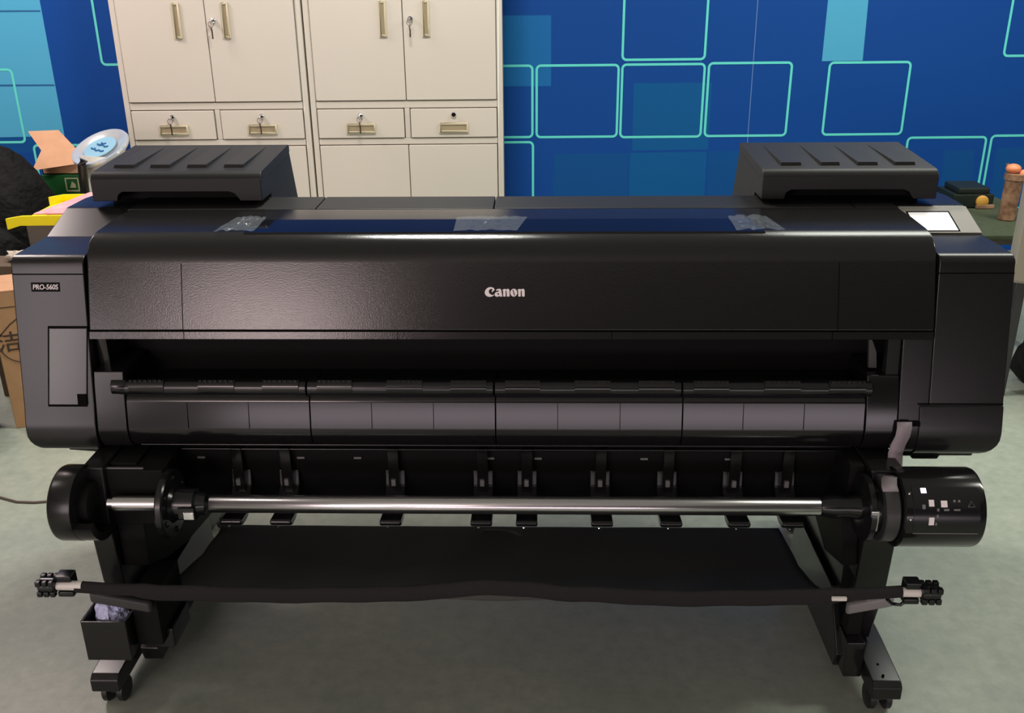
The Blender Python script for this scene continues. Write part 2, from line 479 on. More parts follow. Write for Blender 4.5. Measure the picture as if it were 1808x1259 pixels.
# ---- top cover with its tilted front
prof = [(.0052, .8145), (.047, .946), (.0505, .957), (.058, .970), (.068, .980), (.081, .988), (.098, .9935), (.12, .9965), (.2, .999), (.288, .999),
        (.288, .985), (.12, .982), (.085, .97), (.06, .945), (.02, .8145)]
cover = MB().prism(prof, 'x', -.866, .846).build('top_cover', M['panel'], PR, bevel=0.0035, seg=3, angle=50)
lip = [(.0005, .7985), (.0048, .8125), (.02, .8125), (.02, .7985)]
xs = [-.866] + [pl(p, 594, 0)[0] for p in (324, 702, 1080, 1470)] + [.846]
for a, b in zip(xs[:-1], xs[1:]):
    MB().prism(lip, 'x', a + .0008, b - .0008).build('lower_lip', M['panel'], cover, smooth=False)
for px in (322, 1480):
    x = pl(px, 520, .03)[0]
    MB().hexa([(x - .0008, on_panel(.816, .0004), .816), (x + .0008, on_panel(.816, .0004), .816), (x + .0008, on_panel(.816, -.001), .816), (x - .0008, on_panel(.816, -.001), .816)],
              [(x - .0008, on_panel(.945, .0004), .945), (x + .0008, on_panel(.945, .0004), .945), (x + .0008, on_panel(.945, -.001), .945), (x - .0008, on_panel(.945, -.001), .945)]).build('seam', M['gap'], cover)
# logo (traced letter shapes, white, laid on the tilted front)
o0 = Vector((-.0143, on_panel(.8895), .8895)); nrm = Vector((0, -.157, .05)).normalized()
lz = MB()


def glyph(pts, m=0, lift=.0006):
    # crop pixels -> metres on the panel
    k = 1 / 18.08 / 886.0
    P = [o0 + Vector((1, 0, 0)) * ((x - 915) * k) + TILT * ((418 - y) * k * 1.04) for x, y in pts]
    lz.hexa([p - nrm * .0004 for p in P], [p + nrm * lift for p in P], m)


glyph([(578, 315), (545, 285), (500, 267), (440, 262), (375, 280), (318, 320), (282, 370), (268, 430), (280, 482), (312, 527), (360, 555), (420, 568), (490, 560), (562, 525),
       (568, 492), (530, 510), (488, 503), (440, 478), (408, 440), (398, 400), (408, 360), (440, 330), (480, 318), (522, 328), (486, 415), (500, 422), (585, 360)])
glyph([(640, 345), (690, 320), (770, 318), (800, 345), (838, 556), (760, 560), (748, 535), (700, 560), (640, 563), (600, 532), (585, 490), (602, 445), (640, 418), (722, 402), (712, 368), (688, 362), (650, 388)])
glyph([(672, 458), (718, 455), (735, 500), (690, 505)], 1, .0009)
for dx in (0, 488):
    glyph([(835 + dx, 345), (930 + dx, 316), (945 + dx, 345), (1000 + dx, 316), (1045 + dx, 322), (1070 + dx, 360), (1072 + dx, 556), (985 + dx, 556), (974 + dx, 372), (945 + dx, 378),
           (946 + dx, 556), (865 + dx, 556), (860 + dx, 372)])
glyph([(1208 + 112 * math.cos(R(a)), 438 + 122 * math.sin(R(a))) for a in range(0, 360, 15)])
glyph([(1165, 352), (1190, 344), (1247, 520), (1220, 530)], 1, .0009)
lz.build('logo', [M['white_print'], M['panel']], cover, smooth=False)
# viewing window strip and its crinkled protective film
vx0, vx1 = -.555, .515
win = MB().hexa([(vx0, .096, .9925), (vx1, .096, .9925), (vx1, .19, .998), (vx0, .19, .998)],
                [(vx0 + .003, .098, .9962), (vx1 - .003, .098, .9962), (vx1 - .003, .188, 1.0003), (vx0 + .003, .188, 1.0003)]).build('viewing_window', M['glass_dark'], cover)
fm = MB(); N = 60
rng = np.random.default_rng(3)
for x0, x1, n in ((-.605, -.53, 12), (-.12, .02, 16), (.455, .545, 12)):
    vs = []
    for i in range(n + 1):
        for j in range(7):
            u = i / n; v = j / 6
            vs.append((x0 + (x1 - x0) * u + (.02 * (v - .5) if x0 < 0 else -.02 * (v - .5)) * (1 - u if x0 < -.3 else u), .095 + .1 * v, .9985 + .0045 * v + .006 * rng.random() * (.3 + .7 * math.sin(math.pi * u))))
    fm = MB().add(vs, [(i * 7 + j, (i + 1) * 7 + j, (i + 1) * 7 + j + 1, i * 7 + j + 1) for i in range(n) for j in range(6)])
    fm.build('protective_film', M['film'], cover, smooth=False)

# ---- rear top plates
sx = [-.872, pl(563, 358, .33)[0], pl(873, 358, .33)[0], pl(1500, 361, .33)[0], .850]
for a, b in zip(sx[:-1], sx[1:]):
    MB().box(a + .0008, b - .0008, .290, .412, .965, .9995).build('rear_top_plate', M['top'], PR, bevel=0.003)


# ---- ink tank covers
def ink_cover(x0, x1, bars, side):
    bz = 1.010
    b = MB()
    b.prism([(.395, bz), (.395, 1.055), (.40, 1.070), (.598, 1.089), (.612, 1.083), (.664, .945), (.664, .86), (.415, .86), (.415, bz)], 'x', x0 + .004, x1 - .004)
    b.prism([(.325, 1.060), (.327, 1.063), (.331, 1.068), (.338, 1.0725), (.347, 1.0745), (.598, 1.0895), (.606, 1.087), (.606, 1.07), (.35, 1.055), (.35, 1.060)], 'x', x0, x1)
    nx0 = x0 + (.055 if side < 0 else .05); nx1 = x1 - .05
    b.prism([(x0, bz), (nx0, bz), (nx0 + .004, bz + .014), (nx0 + .014, bz + .021), (nx1 - .025, bz + .021), (nx1 - .012, bz + .016), (nx1, bz), (x1, bz), (x1, 1.0602), (x0, 1.0602)], 'y', .324, .3475)
    b.box(x0 + .0005, x0 + .045, .340, .402, bz, 1.062); b.box(x1 - .045, x1 - .0005, .340, .402, bz, 1.062)
    o = b.build('ink_tank_cover', M['top'], PR, bevel=0.0015, angle=50)
    MB().box(x0 + .04, x1 - .04, .380, .394, bz - .004, 1.05).build('grip_recess_shade', M['deep'], o)  # black plate painting the shade inside the grip notch
    for (xa, xb) in bars:
        h = .007; zf = lambda y: 1.0745 + (y - .347) * (.015 / .251)
        sk = .0
        MB().hexa([(xa, .372, zf(.372) - .001), (xb, .372, zf(.372) - .001), (xb, .575, zf(.575) - .001), (xa, .575, zf(.575) - .001)],
                  [(xa + .002, .376, zf(.376) + h), (xb - .002, .376, zf(.376) + h), (xb, .575, zf(.575) + .0004), (xa, .575, zf(.575) + .0004)]).build('grip_ridge', M['top'], o, bevel=0.001)
    return o


lb = [(pl(a, 297, .375)[0], pl(b, 297, .375)[0]) for a, b in ((201, 238), (265, 301), (330, 366), (395, 431))]
rb = [(pl(a, 293, .375)[0], pl(b, 293, .375)[0]) for a, b in ((1378, 1415), (1448, 1483), (1513, 1550), (1578, 1616))]
ink_cover(-.960, -.572, lb, -1)
ink_cover(.553, .940, rb, 1)

# ---- end modules
mprof = [(.042, .934), (.044, .946), (.049, .954), (.058, .9585), (.07, .9595), (.203, .9595), (.207, .9605), (.312, .9955), (.320, .998), (.411, .998), (.60, .985), (.62, .60), (.30, .552), (.0, .552),
         (-.018, .556), (-.0235, .561), (-.028, .568), (-.031, .578), (-.032, .590), (-.0305, .604), (-.028, .618), (-.018, .655)]
lm = MB().prism(mprof, 'x', -1.022, -.872).build('end_housing', M['plastic'], PR, bevel=0.003, seg=2, angle=50)


def round_corner(o, x_edge, z0=.548, r=.052):
    for v in o.data.vertices:
        if abs(v.co.x - x_edge) < .0045 and v.co.z < z0 + r:
            q = min(r, r - (v.co.z - z0)); v.co.x -= math.copysign(r - math.sqrt(max(0, r * r - q * q)), x_edge)


def mod_y(z): return -.018 + (z - .655) * (.06 / .279)


def plate(name, m, parent, x0, x1, z0, z1, t, base=0.0, bevel=0.0015, shift=0.0):
    return MB().hexa([(x0 - shift, mod_y(z0) + .002, z0), (x1 - shift, mod_y(z0) + .002, z0), (x1, mod_y(z1) + .002, z1), (x0, mod_y(z1) + .002, z1)],
                     [(x0 - shift, mod_y(z0) - t, z0), (x1 - shift, mod_y(z0) - t, z0), (x1, mod_y(z1) - t, z1), (x0, mod_y(z1) - t, z1)]).build(name, m, parent, bevel=bevel)


round_corner(lm, -1.022)
plate('seam', M['gap'], lm, -1.020, -.873, .9235, .926, .0006, bevel=0)
plate('door_gap', M['gap'], lm, -.956, -.8725, .6545, .8205, .0006, bevel=0, shift=.014)
ad = plate('access_door', M['door'], lm, -.953, -.8735, .659, .817, .003, shift=.014)
plate('latch_notch', M['gap'], lm, -.905, -.886, .659, .682, .004, bevel=0)
bd = plate('name_badge', M['deep'], lm, -.983, -.924, .890, .9085, .0012, bevel=0.0004)
bz = .8992
text_mesh('lettering', 'PRO-560S', .0145, M['white_print'], lm, frame_mat((-.9535, mod_y(bz) - .0018, bz), (1, 0, 0), (0, .06, .279)), shear=.12, bold=.0002, squeeze=.86)

rm = MB().prism(mprof[:14], 'x', .850, 1.0)
rm = MB().prism(mprof, 'x', .851, 1.001)
low = [p for p in mprof if p[1] < .79]
rm.prism([(mod_y(.796) + .001, .796)] + [(.60, .796)] + [(.62, .60), (.30, .552), (.0, .552), (-.018, .556), (-.027, .568), (-.031, .590), (-.027, .618), (-.0175, .655)], 'x', .790, .8515)
rmo = rm.build('end_housing', M['plastic'], PR, bevel=0.003, seg=2, angle=50)
round_corner(rmo, 1.001)
rmo['label'] = 'right end housing with control screen'
plate('seam', M['gap'], rmo, .852, 1.0, .9235, .926, .0006, bevel=0)
plate('seam', M['gap'], rmo, .828, 1.0, .6625, .6655, .0012, bevel=0)
dp = [(-.0215, .661), (-.031, .622), (-.0345, .604), (-.0355, .590), (-.0345, .578), (-.031, .566), (-.0265, .559), (-.020, .553), (-.005, .549), (.02, .553), (.02, .661)]
wd = MB().prism(dp, 'x', .832, 1.0).build('waste_ink_door', M['plastic'], rmo, bevel=0.002, angle=50)
round_corner(wd, 1.0)
# control panel on the slope
sl0 = Vector((0, .210, .9613)); sl1 = Vector((0, .308, .9948)); sn = Vector((0, -(sl1.z - sl0.z), sl1.y - sl0.y)).normalized()


def slope_plate(name, m, x0, x1, a0, a1, t0, t1, parent, bevel=0.001, sk=0.0):
    A = sl0.lerp(sl1, a0); B = sl0.lerp(sl1, a1)
    q = [Vector((x0, 0, 0)) + A, Vector((x1, 0, 0)) + A, Vector((x1, 0, 0)) + B, Vector((x0, 0, 0)) + B]
    return MB().hexa([p + sn * t0 for p in q], [p + sn * t1 for p in q]).build(name, m, parent, bevel=bevel)


slope_plate('control_panel', M['silver_panel'], .8505, 1.0005, -.02, 1.0, -.001, .003, rmo)
slope_plate('screen_bezel', M['gap'], .862, .957, .02, .80, .001, .0036, rmo)
slope_plate('touch_screen', M['screen'], .866, .953, .05, .74, .001, .0044, rmo)

# ---- dark interior
ch = MB().box(-.872, .79, .13, .408, .56, .985).box(-.872, .79, .408, .62, .56, .885).box(-.80, .74, .50, .74, .42, .885)  # last box: unseen rear block, added to shade the floor behind
ch.prism([(.012, .69), (.13, .655), (.13, .56), (.03, .56)], 'x', -.85, .76)
cho = ch.build('chassis', M['deep'], PR)
MB().box(-.868, -.846, .03, .13, .67, .80).build('side_bracket', M['smooth'], cho, bevel=0.002)
MB().prism([(.735, .724), (.752, .724), (.747, .760), (.735, .786), (.728, .786)], 'y', .03, .04).build('release_paddle', M['grey_part'], cho, bevel=0.001)

# ---- paper exit guide, four sections of a rounded bar with ribbed rollers
SEC = [pl(p, 690, -.02)[0] for p in (207, 540, 872, 1205, 1543)]
for k in range(4):
    a, b = SEC[k], SEC[k + 1]
    g = MB(); g.lathe([(0, .016), (.0015, .0185), (b - a - .003, .0185), (b - a - .0015, .016)], (a + .0007, .0, .691), (1, 0, 0), 28)
    go = g.build('exit_guide_bar', M['gloss'], PR, angle=50)
    for f0, f1 in ((.06, .245), (.43, .62), (.77, .96)):
        x0 = a + (b - a) * f0; x1 = a + (b - a) * f1
        rr = MB()
        rr.prism([(.0202 * math.cos(R(t)), .694 + .0202 * math.sin(R(t))) for t in (205, 190, 175, 160, 145, 130, 118)] + [(.012 * math.cos(R(t)), .694 + .012 * math.sin(R(t))) for t in (118, 160, 205)], 'x', x0, x1)
        n = 7
        for i in range(n):
            xx = x0 + (x1 - x0) * (i + .5) / n
            rr.box(xx - .0014, xx + .0014, -.015, -.006, .708, .7135)
        rr.build('ribbed_roller', M['smooth'], go, angle=30)
a, b = SEC[0], SEC[0] - .0
MB().lathe([(0, .012), (.004, .0195), (.03, .0195), (.034, .017)], (SEC[0] - .018, 0, .694), (1, 0, 0), 28).build('guide_end_cap', M['smooth'], PR, angle=50)

# ---- curved lower front panel
lp = [(.005, .680), (-.004, .6795), (-.0085, .6780), (-.0125, .6748), (-.0160, .6700), (-.0185, .6645), (-.0290, .611), (-.0300, .600), (-.026, .583), (-.015, .566), (.004, .556), (.03, .553), (.12, .553), (.12, .680)]
lx = [pl(p, 730, -.02)[0] for p in (225, 548, 875, 1205, 1527)]
for a, b in zip(lx[:-1], lx[1:]):
    lo = MB().prism(lp, 'x', a + .001, b - .001).build('lower_front_panel', M['smooth'], PR, bevel=0.0008, angle=50)
    for k in (1, 2):
        x = a + (b - a) * k / 3
        MB().hexa([(x - .0006, -.0189, .6645), (x + .0006, -.0189, .6645), (x + .0006, -.016, .6645), (x - .0006, -.016, .6645)],
                  [(x - .0006, -.0304, .611), (x + .0006, -.0304, .611), (x + .0006, -.027, .611), (x - .0006, -.027, .611)]).build('seam', M['gap'], lo)
# end cheeks beside the panel
ck = [(.02, .728), (-.004, .728), (-.012, .70), (-.0215, .655), (-.031, .61), (-.031, .598), (-.027, .58), (-.015, .562), (.006, .553), (.12, .553), (.12, .728)]
MB().prism(ck, 'x', -.868, lx[0] - .0015).build('end_cheek', M['plastic'], PR, bevel=0.002, angle=50)
ck2 = [(.02, .72), (.0, .72), (-.012, .69), (-.0215, .655), (-.031, .61), (-.031, .598), (-.027, .58), (-.015, .562), (.006, .553), (.12, .553), (.12, .72)]
MB().prism(ck2, 'x', lx[-1] + .0015, .788).build('end_cheek', M['smooth'], PR, bevel=0.002, angle=50)
rs = MB().prism([(-.006, .655), (.018, .80), (.03, .80), (.03, .655)], 'x', .762, .788).build('release_lever', M['matte'], PR, bevel=0.0015)
MB().box(.764, .776, -.0075, .01, .658, .672).build('lever_window', M['gap'], rs)
# rails under the panel
for z, y, r in ((.5515, .012, .0032), (.5365, .02, .0028)):
    a = lx[0] + .0
    MB().cyl((-.80, y, z), (.715, y, z), r, 10).build('lower_rail', M['gloss'], PR)
# underside brackets
MB().prism([(-.975, .556), (-.965, .532), (-.91, .528), (-.905, .516), (-.845, .516), (-.835, .532), (-.82, .54), (-.82, .556)], 'y', .02, .20).build('under_bracket', M['plastic'], PR, bevel=0.003)
MB().prism([(.815, .556), (.815, .535), (.838, .535), (.842, .528), (.895, .528), (.898, .536), (.965, .536), (.972, .556)], 'y', .0, .20).build('under_bracket', M['plastic'], PR, bevel=0.003)

# ---- roll unit: chassis, guide arms, spindle, roll flanges, drive housings
ru = MB().prism([(.03, .545), (.03, .50), (.05, .43), (.085, .365), (.30, .365), (.30, .545)], 'x', -.80, .715)
ruo = ru.build('roll_unit', M['deep'], PR, bevel=0.004)
for px in (357, 532, 632, 866, 950, 1137, 1286, 1390):
    x = pl(px, 812, .03)[0]
    MB().box(x - .008, x + .008, .0265, .031, .5095, .5135).build('label_strip', M['mid_grey'], ruo)
AX = pl(904, 893, -.12)[2] + .0015
for i, px in enumerate((410, 497, 690, 850, 930, 1063, 1185, 1305, 1400)):
    x = pl(px, 920, -.06)[0]; w = .023
    pr = [(.06, .47), (.05, .43), (.02, .405), (-.03, .392), (-.055, .394), (-.068, .400), (-.072, .408), (-.066, .414), (-.03, .410), (.0, .423), (.028, .445), (.034, .48)]
    a = MB().prism(pr, 'x', x - w, x + w)
    ao = a.build('paper_guide_arm', M['gloss'], PR, bevel=0.004, seg=3, angle=50)
    MB().ball((x - .006, -.066, .396), (.0025, .0025, .0025), 8).build('screw', M['chrome'], ao)
    MB().box(x - .012, x + .012, .014, .034, .43, .54).build('guide_rib', M['smooth'], ao, bevel=0.002)
    MB().box(x - .006, x + .004, .008, .016, .452, .468).build('pinch_roller', M['mid_grey'], ao, bevel=0.002)
SP = MB().lathe([(0, .0165), (.002, .0185), (1.238, .0185), (1.24, .0165)], (-.618, -.12, AX), (1, 0, 0), 32).build('spindle_tube', M['steel'], PR, angle=50)
MB().lathe([(0, .012), (.01, .012), (.012, .016), (.117, .016)], (-.828, -.12, AX), (1, 0, 0), 28).build('spindle_end', M['steel'], SP, angle=40)
FL = MB().lathe([(0, .020), (.0, .068), (.003, .071), (.013, .071), (.016, .068), (.016, .040), (.022, .034), (.062, .032), (.066, .026), (.084, .022)], (-.708, -.12, AX), (1, 0, 0), 40).build('roll_flange', M['gloss'], PR, angle=40)
for k in range(6):
    a = R(60 * k + 20)
    MB().ball((-.691, -.12 + .055 * math.cos(a), AX + .055 * math.sin(a)), (.004, .006, .006), 10).build('flange_bolt', M['gloss'], FL)
fb = MB()
fb.box(-.672, -.640, -.157, -.145, AX - .014, AX + .010)
fb.build('flange_lever', M['smooth'], FL, bevel=0)
MB().box(-.662, -.640, -.1595, -.152, AX - .016, AX + .002).build('metal_clip', M['chrome'], FL, bevel=0.002)
FR = MB().lathe([(0, .018), (.012, .022), (.03, .024), (.05, .022), (.076, .026), (.078, .062), (.081, .068), (.091, .068), (.094, .064), (.094, .05), (.110, .05)], (.622, -.12, AX), (1, 0, 0), 40).build('roll_flange', M['gloss'], PR, angle=40)
MB().box(.701, .718, -.185, -.168, AX - .018, AX + .028).build('metal_clip', M['steel'], FR, bevel=0.003)
MB().lathe([(0, .05), (.0, .066), (.002, .068), (.026, .068), (.028, .066), (.028, .05)], (.732, -.12, AX), (1, 0, 0), 40).build('drive_ring', M['grey_part'], PR, angle=40)
DR = MB().lathe([(0, .060), (.0, .077), (.003, .080), (.150, .080), (.156, .078), (.159, .072)], (.762, -.12, AX + .002), (1, 0, 0), 56).build('drive_housing', M['smooth'], PR, angle=40)
# front control face of the drive housing
def drum_pt(x, ang, r): return (x, -.12 - r * math.cos(R(ang)), AX + .002 + r * math.sin(R(ang)))


def drum_patch(name, m, x0, x1, a0, a1, parent, r=.0804, t=.0006):
    n = max(1, int(abs(a1 - a0) / 6)); mb = MB()
    A = [a0 + (a1 - a0) * i / n for i in range(n + 1)]
    vs = [drum_pt(x0, a, r + t) for a in A] + [drum_pt(x1, a, r + t) for a in A] + [drum_pt(x0, a, r - .001) for a in A] + [drum_pt(x1, a, r - .001) for a in A]
    k = n + 1; fs = []
    for i in range(n):
        fs += [(i, i + 1, k + i + 1, k + i), (2 * k + i, 3 * k + i, 3 * k + i + 1, 2 * k + i + 1), (i, 2 * k + i, 2 * k + i + 1, i + 1), (k + i, k + i + 1, 3 * k + i + 1, 3 * k + i)]
    fs += [(0, k, 3 * k, 2 * k), (n, 2 * k + n, 3 * k + n, k + n)]
    return mb.add(vs, fs).build(name, m, parent)


cp = drum_patch('control_face', M['gloss'], .778, .905, -8, 58, DR)
for x, a, w, h in ((.829, 30, .006, 3.0), (.844, 35, .010, 4.5), (.844, 10, .010, 5.5), (.868, 34, .012, 4.5)):
    drum_patch('button_mark', M['white_print'] if a != 30 else M['mid_grey'], x - .032 - w / 2, x - .032 + w / 2, a - h, a + h, DR, .0812, .0005)
for x, a, w, h in ((.856, 26, .004, 2), (.855, 17, .004, 2), (.853, 6, .003, 2), (.872, 26, .010, 1.4), (.888, 38, .004, 1.6), (.897, 38, .004, 1.6), (.892, 26, .012, 1.2)):
    drum_patch('printed_symbol', M['mid_grey'], x - .032 - w / 2, x - .032 + w / 2, a - h, a + h, DR, .0812, .0005)
tri = MB().tube([drum_pt(.881, 30, .0818), drum_pt(.888, 38, .0818), (drum_pt(.894, 30, .0818)), drum_pt(.881, 30, .0818)], .0006, 6).build('printed_symbol', M['mid_grey'], DR)
drum_patch('status_light', M['led'], .795, .805, 49, 56, DR, .0810, .0008)
for a in (48, 12):
    MB().ball(drum_pt(.772, a, .0805), .003, 10).build('screw', M['chrome'], DR)
drum_patch('lower_edge', M['mid_grey'], .780, .905, -10, -8.8, DR, .0805, .0006)
# left drive housing: a drum whose inner upper front is cut away
ld = MB(); n = 40
ld.lathe([(0, .072), (.003, .076), (.008, .078), (.048, .078), (.048, .062)], (-.921, -.12, AX + .002), (1, 0, 0), 56)
LD = ld.build('end_drum', M['plastic'], PR, angle=40)
hs = MB()
A = [R(t) for t in range(-14, -181, -6)]
prf = [(-.12 - .0775 * math.cos(t), AX + .002 + .0775 * math.sin(t)) for t in A] + [(-.12 - .060 * math.cos(t), AX + .002 + .060 * math.sin(t)) for t in reversed(A)]
hs.prism(prf, 'x', -.874, -.836)
hs.build('drum_tray', M['plastic'], LD, angle=40)
MB().box(-.855, -.72, -.09, .10, AX - .07, AX + .060).build('spindle_cradle', M['deep'], LD, bevel=0.004)
MB().lathe([(0, .045), (.02, .045), (.022, .04), (.02, .02)], (-.874, -.12, AX), (1, 0, 0), 24).build('bearing', M['deep'], LD, angle=40)
MB().cyl((-.87, -.085, AX + .062), (-.76, -.085, AX + .062), .003, 8).build('edge_rail', M['grey_part'], LD)

# ---- grey tape hanging from the right housing to the drive ring
def ribbon(name, pts, w, m, parent, th=.0015):
    mb = MB(); vs = []
    for (x, y, z) in pts:
        vs += [(x - w / 2, y, z), (x + w / 2, y, z)]
    return mb.add(vs, [(2 * i, 2 * i + 1, 2 * i + 3, 2 * i + 2) for i in range(len(pts) - 1)]).build(name, m, parent, solid=th)


tp = []
for px, py, y in ((1597, 745, -.034), (1597, 756, -.04), (1594, 770, -.042), (1586, 785, -.040), (1581, 800, -.04), (1580, 822, -.05), (1576, 836, -.075), (1570, 845, -.145), (1570, 858, -.172), (1573, 868, -.184)):
    tp.append(tuple(pl(px, py, y)))
ribbon('hanging_tape', tp, .030, M['grey_strap'], PR)
MB().box(.790, .832, -.035, .01, .622, .630).build('tape_slot', M['gap'], PR)

# ---- stand: posts, feet, castors
def stand_leg(xa, xb, fa, fb, inner, sgn):
    po = [(-.10, .555), (-.112, .43), (-.10, .28), (-.055, .11), (.36, .11), (.30, .30), (.30, .555)]
    L = MB().prism(po, 'x', xa, xb).build('stand_leg', M['plastic'], PR, bevel=0.004, angle=50)
    ft = [(-.190, .056), (-.190, .086), (-.178, .096), (-.05, .105), (.45, .112), (.60, .096), (.60, .056)]
    f = MB().prism(ft, 'x', fa, fb).build('foot', M['plastic'], L, bevel=0.003, angle=50)
    sk = [(-.075, .05), (-.09, .09), (.0, .21), (.30, .21), (.34, .05)]
    MB().prism(sk, 'x', min(inner, fa if sgn > 0 else xb), max(inner, fa if sgn > 0 else xb)).build('leg_skirt', M['smooth'], L, bevel=0.003)
    cx = (fa + fb) / 2
    for y in (-.155, .55):
        w = MB()
        for dx in (-.017, .017):
            w.lathe([(0, .018), (.002, .026), (.004, .028), (.014, .028), (.016, .026), (.018, .018)], (cx + dx - .009, y + .012, .028), (1, 0, 0), 24)
        c = w.build('castor_wheel', M['rubber'], L, angle=40)
        MB().box(cx - .008, cx + .008, y - .008, y + .03, .03, .057).build('castor_fork', M['gloss'], c, bevel=0.003)
    return L


RL = stand_leg(.722, .790, .758, .820, .709, 1)
MB().box(.722, .752, -.095, -.02, .10, .30).build('leg_bracket', M['deep'], RL, bevel=0.002)
MB().prism([(.716, .06), (.756, .06), (.756, .15), (.716, .15)], 'y', -.125, -.06).build('bracket_foot', M['smooth'], RL, bevel=0.004)
for y in (-.13, -.165):
    MB().lathe([(0, .003), (.0015, .003)], (.785, y, .0985), (0, -.06, 1), 10).build('screw_hole', M['gap'], RL)
LL = stand_leg(-.884, -.838, -.908, -.846, -.795, -1)
# side plates that carry the roll unit
MB().prism([(-.07, .55), (-.085, .44), (-.088, .31), (.01, .268), (.12, .235), (.34, .20), (.34, .55)], 'x', -.837, -.780).build('side_plate', M['deep'], LL, bevel=0.003)
MB().prism([(-.07, .55), (-.07, .44), (-.10, .33), (.02, .29), (.16, .34), (.34, .36), (.34, .55)], 'x', .690, .721).build('side_plate', M['deep'], RL, bevel=0.003)
# open-topped bin clamped to the left foot
bx0, bx1, by0, by1, bz0, bz1 = -.882, -.790, -.222, -.125, .168, .264
bn = MB(); th = .004
bn.box(bx0, bx1, by0, by0 + th, bz0, bz1); bn.box(bx0, bx1, by1 - th, by1, bz0, bz1)
bn.box(bx0, bx0 + th, by0 + th, by1 - th, bz0, bz1); bn.box(bx1 - th, bx1, by0 + th, by1 - th, bz0, bz1)
bn.box(bx0 + th, bx1 - th, by0 + th, by1 - th, bz0, bz0 + th)
BN = bn.build('waste_bin', M['plastic'], PR, bevel=0.0012,)
BN.data.transform(Matrix.Translation((0, 0, 0)))
MB().box(-.790, -.735, -.185, -.05, .178, .30).build('bin_bracket', M['deep'], BN, bevel=0.003)
MB().box(-.762, -.722, -.16, -.06, .150, .200).build('bracket_tongue', M['plastic'], BN, bevel=0.006)

# ---- catch basket: cloth, rod, end knobs, support arms
BK_n, BK_m = 72, 30


def lerp_tab(tab, t):
    for (a, va), (b, vb) in zip(tab[:-1], tab[1:]):
        if t <= b:
            u = max(0, (t - a) / (b - a)); u = u * u * (3 - 2 * u) if len(tab) > 2 else u
            return va + (vb - va) * u
    return tab[-1][1]


slv = [(140, 1036), (230, 1042), (300, 1047), (500, 1051), (700, 1049), (790, 1043), (860, 1036), (930, 1041), (1020, 1049), (1200, 1057), (1400, 1055), (1500, 1050), (1592, 1044)]
fold = [(300, .17), (600, .13), (770, .135), (860, .20), (1000, .115), (1200, .10), (1450, .14)]


def hermite(tab, t):
    return lerp_tab(tab, t)


vs = []
for i in range(BK_n + 1):
    u = i / BK_n; px = 215 + (1520 - 215) * u
    zr = pl(px, hermite(slv, px), -.25)[2]; fy = lerp_tab(fold, px)
    side = abs(2 * u - 1)
    rows = [(.262, .150), (.258, .190), (.25, .199), (.235, .198), (fy + .05, .191), (fy, .184), (fy - .03, .176), (.02, .188), (-.06, .222), (-.15, .275), (-.22, .328), (-.244, zr - .012), (-.25, zr + .010)]
    xr = (-.735 + u * (.650 + .735)); xf = (-.815 + u * (.70 + .815))
    for j in range(BK_m + 1):
        t = j / BK_m * (len(rows) - 1); k = min(int(t), len(rows) - 2); w = t - k
        y = rows[k][0] + (rows[k + 1][0] - rows[k][0]) * w; z = rows[k][1] + (rows[k + 1][1] - rows[k][1]) * w
        g = (.262 - y) / .512
        x = xr + (xf - xr) * min(1, g * 1.1)
        z += .004 * math.sin(17 * u + 3 * g) * math.sin(math.pi * min(1, g)) + .003 * math.sin(43 * u + 9 * g) * g * (1 - g) * 4
        z += .012 * (side ** 4) * math.sin(math.pi * g)
        vs.append((x, y, z))
kk = BK_m + 1
cl = MB().add(vs, [(i * kk + j, (i + 1) * kk + j, (i + 1) * kk + j + 1, i * kk + j + 1) for i in range(BK_n) for j in range(BK_m)])
CB = cl.build('catch_basket', M['cloth'], PR, solid=.002, angle=80)
sp = [];
for i in range(61):
    px = 134 + (1592 - 134) * i / 60
    q = pl(px, lerp_tab(slv, px) + .8 * math.sin(i * 1.3), -.25); sp.append(tuple(q))
MB().tube(sp, [(.0105, .0175) if 4 < i < 56 else (.010, .0125) for i in range(61)], 14).build('basket_sleeve', M['sleeve'], CB, angle=60)
rl = pl(100, 1033, -.25); rr = pl(1622, 1046, -.25)
RD = MB().cyl((rl[0] - .03, -.25, rl[2]), (-.845, -.25, rl[2] - .001), .0095, 20).build('basket_rod', M['rodwhite'], CB)
RD2 = MB().cyl((.745, -.25, rr[2] + .001), (rr[0] + .02, -.25, rr[2]), .0095, 20).build('basket_rod', M['rodwhite'], CB)


def knob(x0, x1, z, win):
    k = MB(); d = x1 - x0
    k.lathe([(0, .012), (.004, .016), (d - .004, .016), (d, .012)], (x0, -.25, z), (1, 0, 0), 20)
    for i in range(4):
        a = R(45 + 90 * i)
        for t0, t1 in ((0, .3), (.36, .66), (.72, 1.0)):
            c = (x0 + d * (t0 + t1) / 2, -.25 + .0165 * math.cos(a), z + .0165 * math.sin(a))
            k.box(c[0] - d * (t1 - t0) / 2, c[0] + d * (t1 - t0) / 2, c[1] - .006, c[1] + .006, c[2] - .006, c[2] + .006)
    return k.build('end_knob', M['gloss'], CB, bevel=0.002, angle=50)


def half_collar(x0, x1, z):
    k = MB()
    k.prism([(-.257, z + .010), (-.257, z + .024), (-.230, z + .024), (-.230, z - .024), (-.257, z - .024), (-.257, z - .012), (-.238, z - .012), (-.238, z + .010)], 'x', x0, x1)
    return k.build('rod_collar', M['gloss'], CB, bevel=0.003)


knob(rl[0] - .034, rl[0] + .002, rl[2], 0); half_collar(rl[0] + .002, rl[0] + .034, rl[2])
knob(rr[0] + .002, rr[0] + .040, rr[2], 0); half_collar(rr[0] - .028, rr[0] + .002, rr[2])
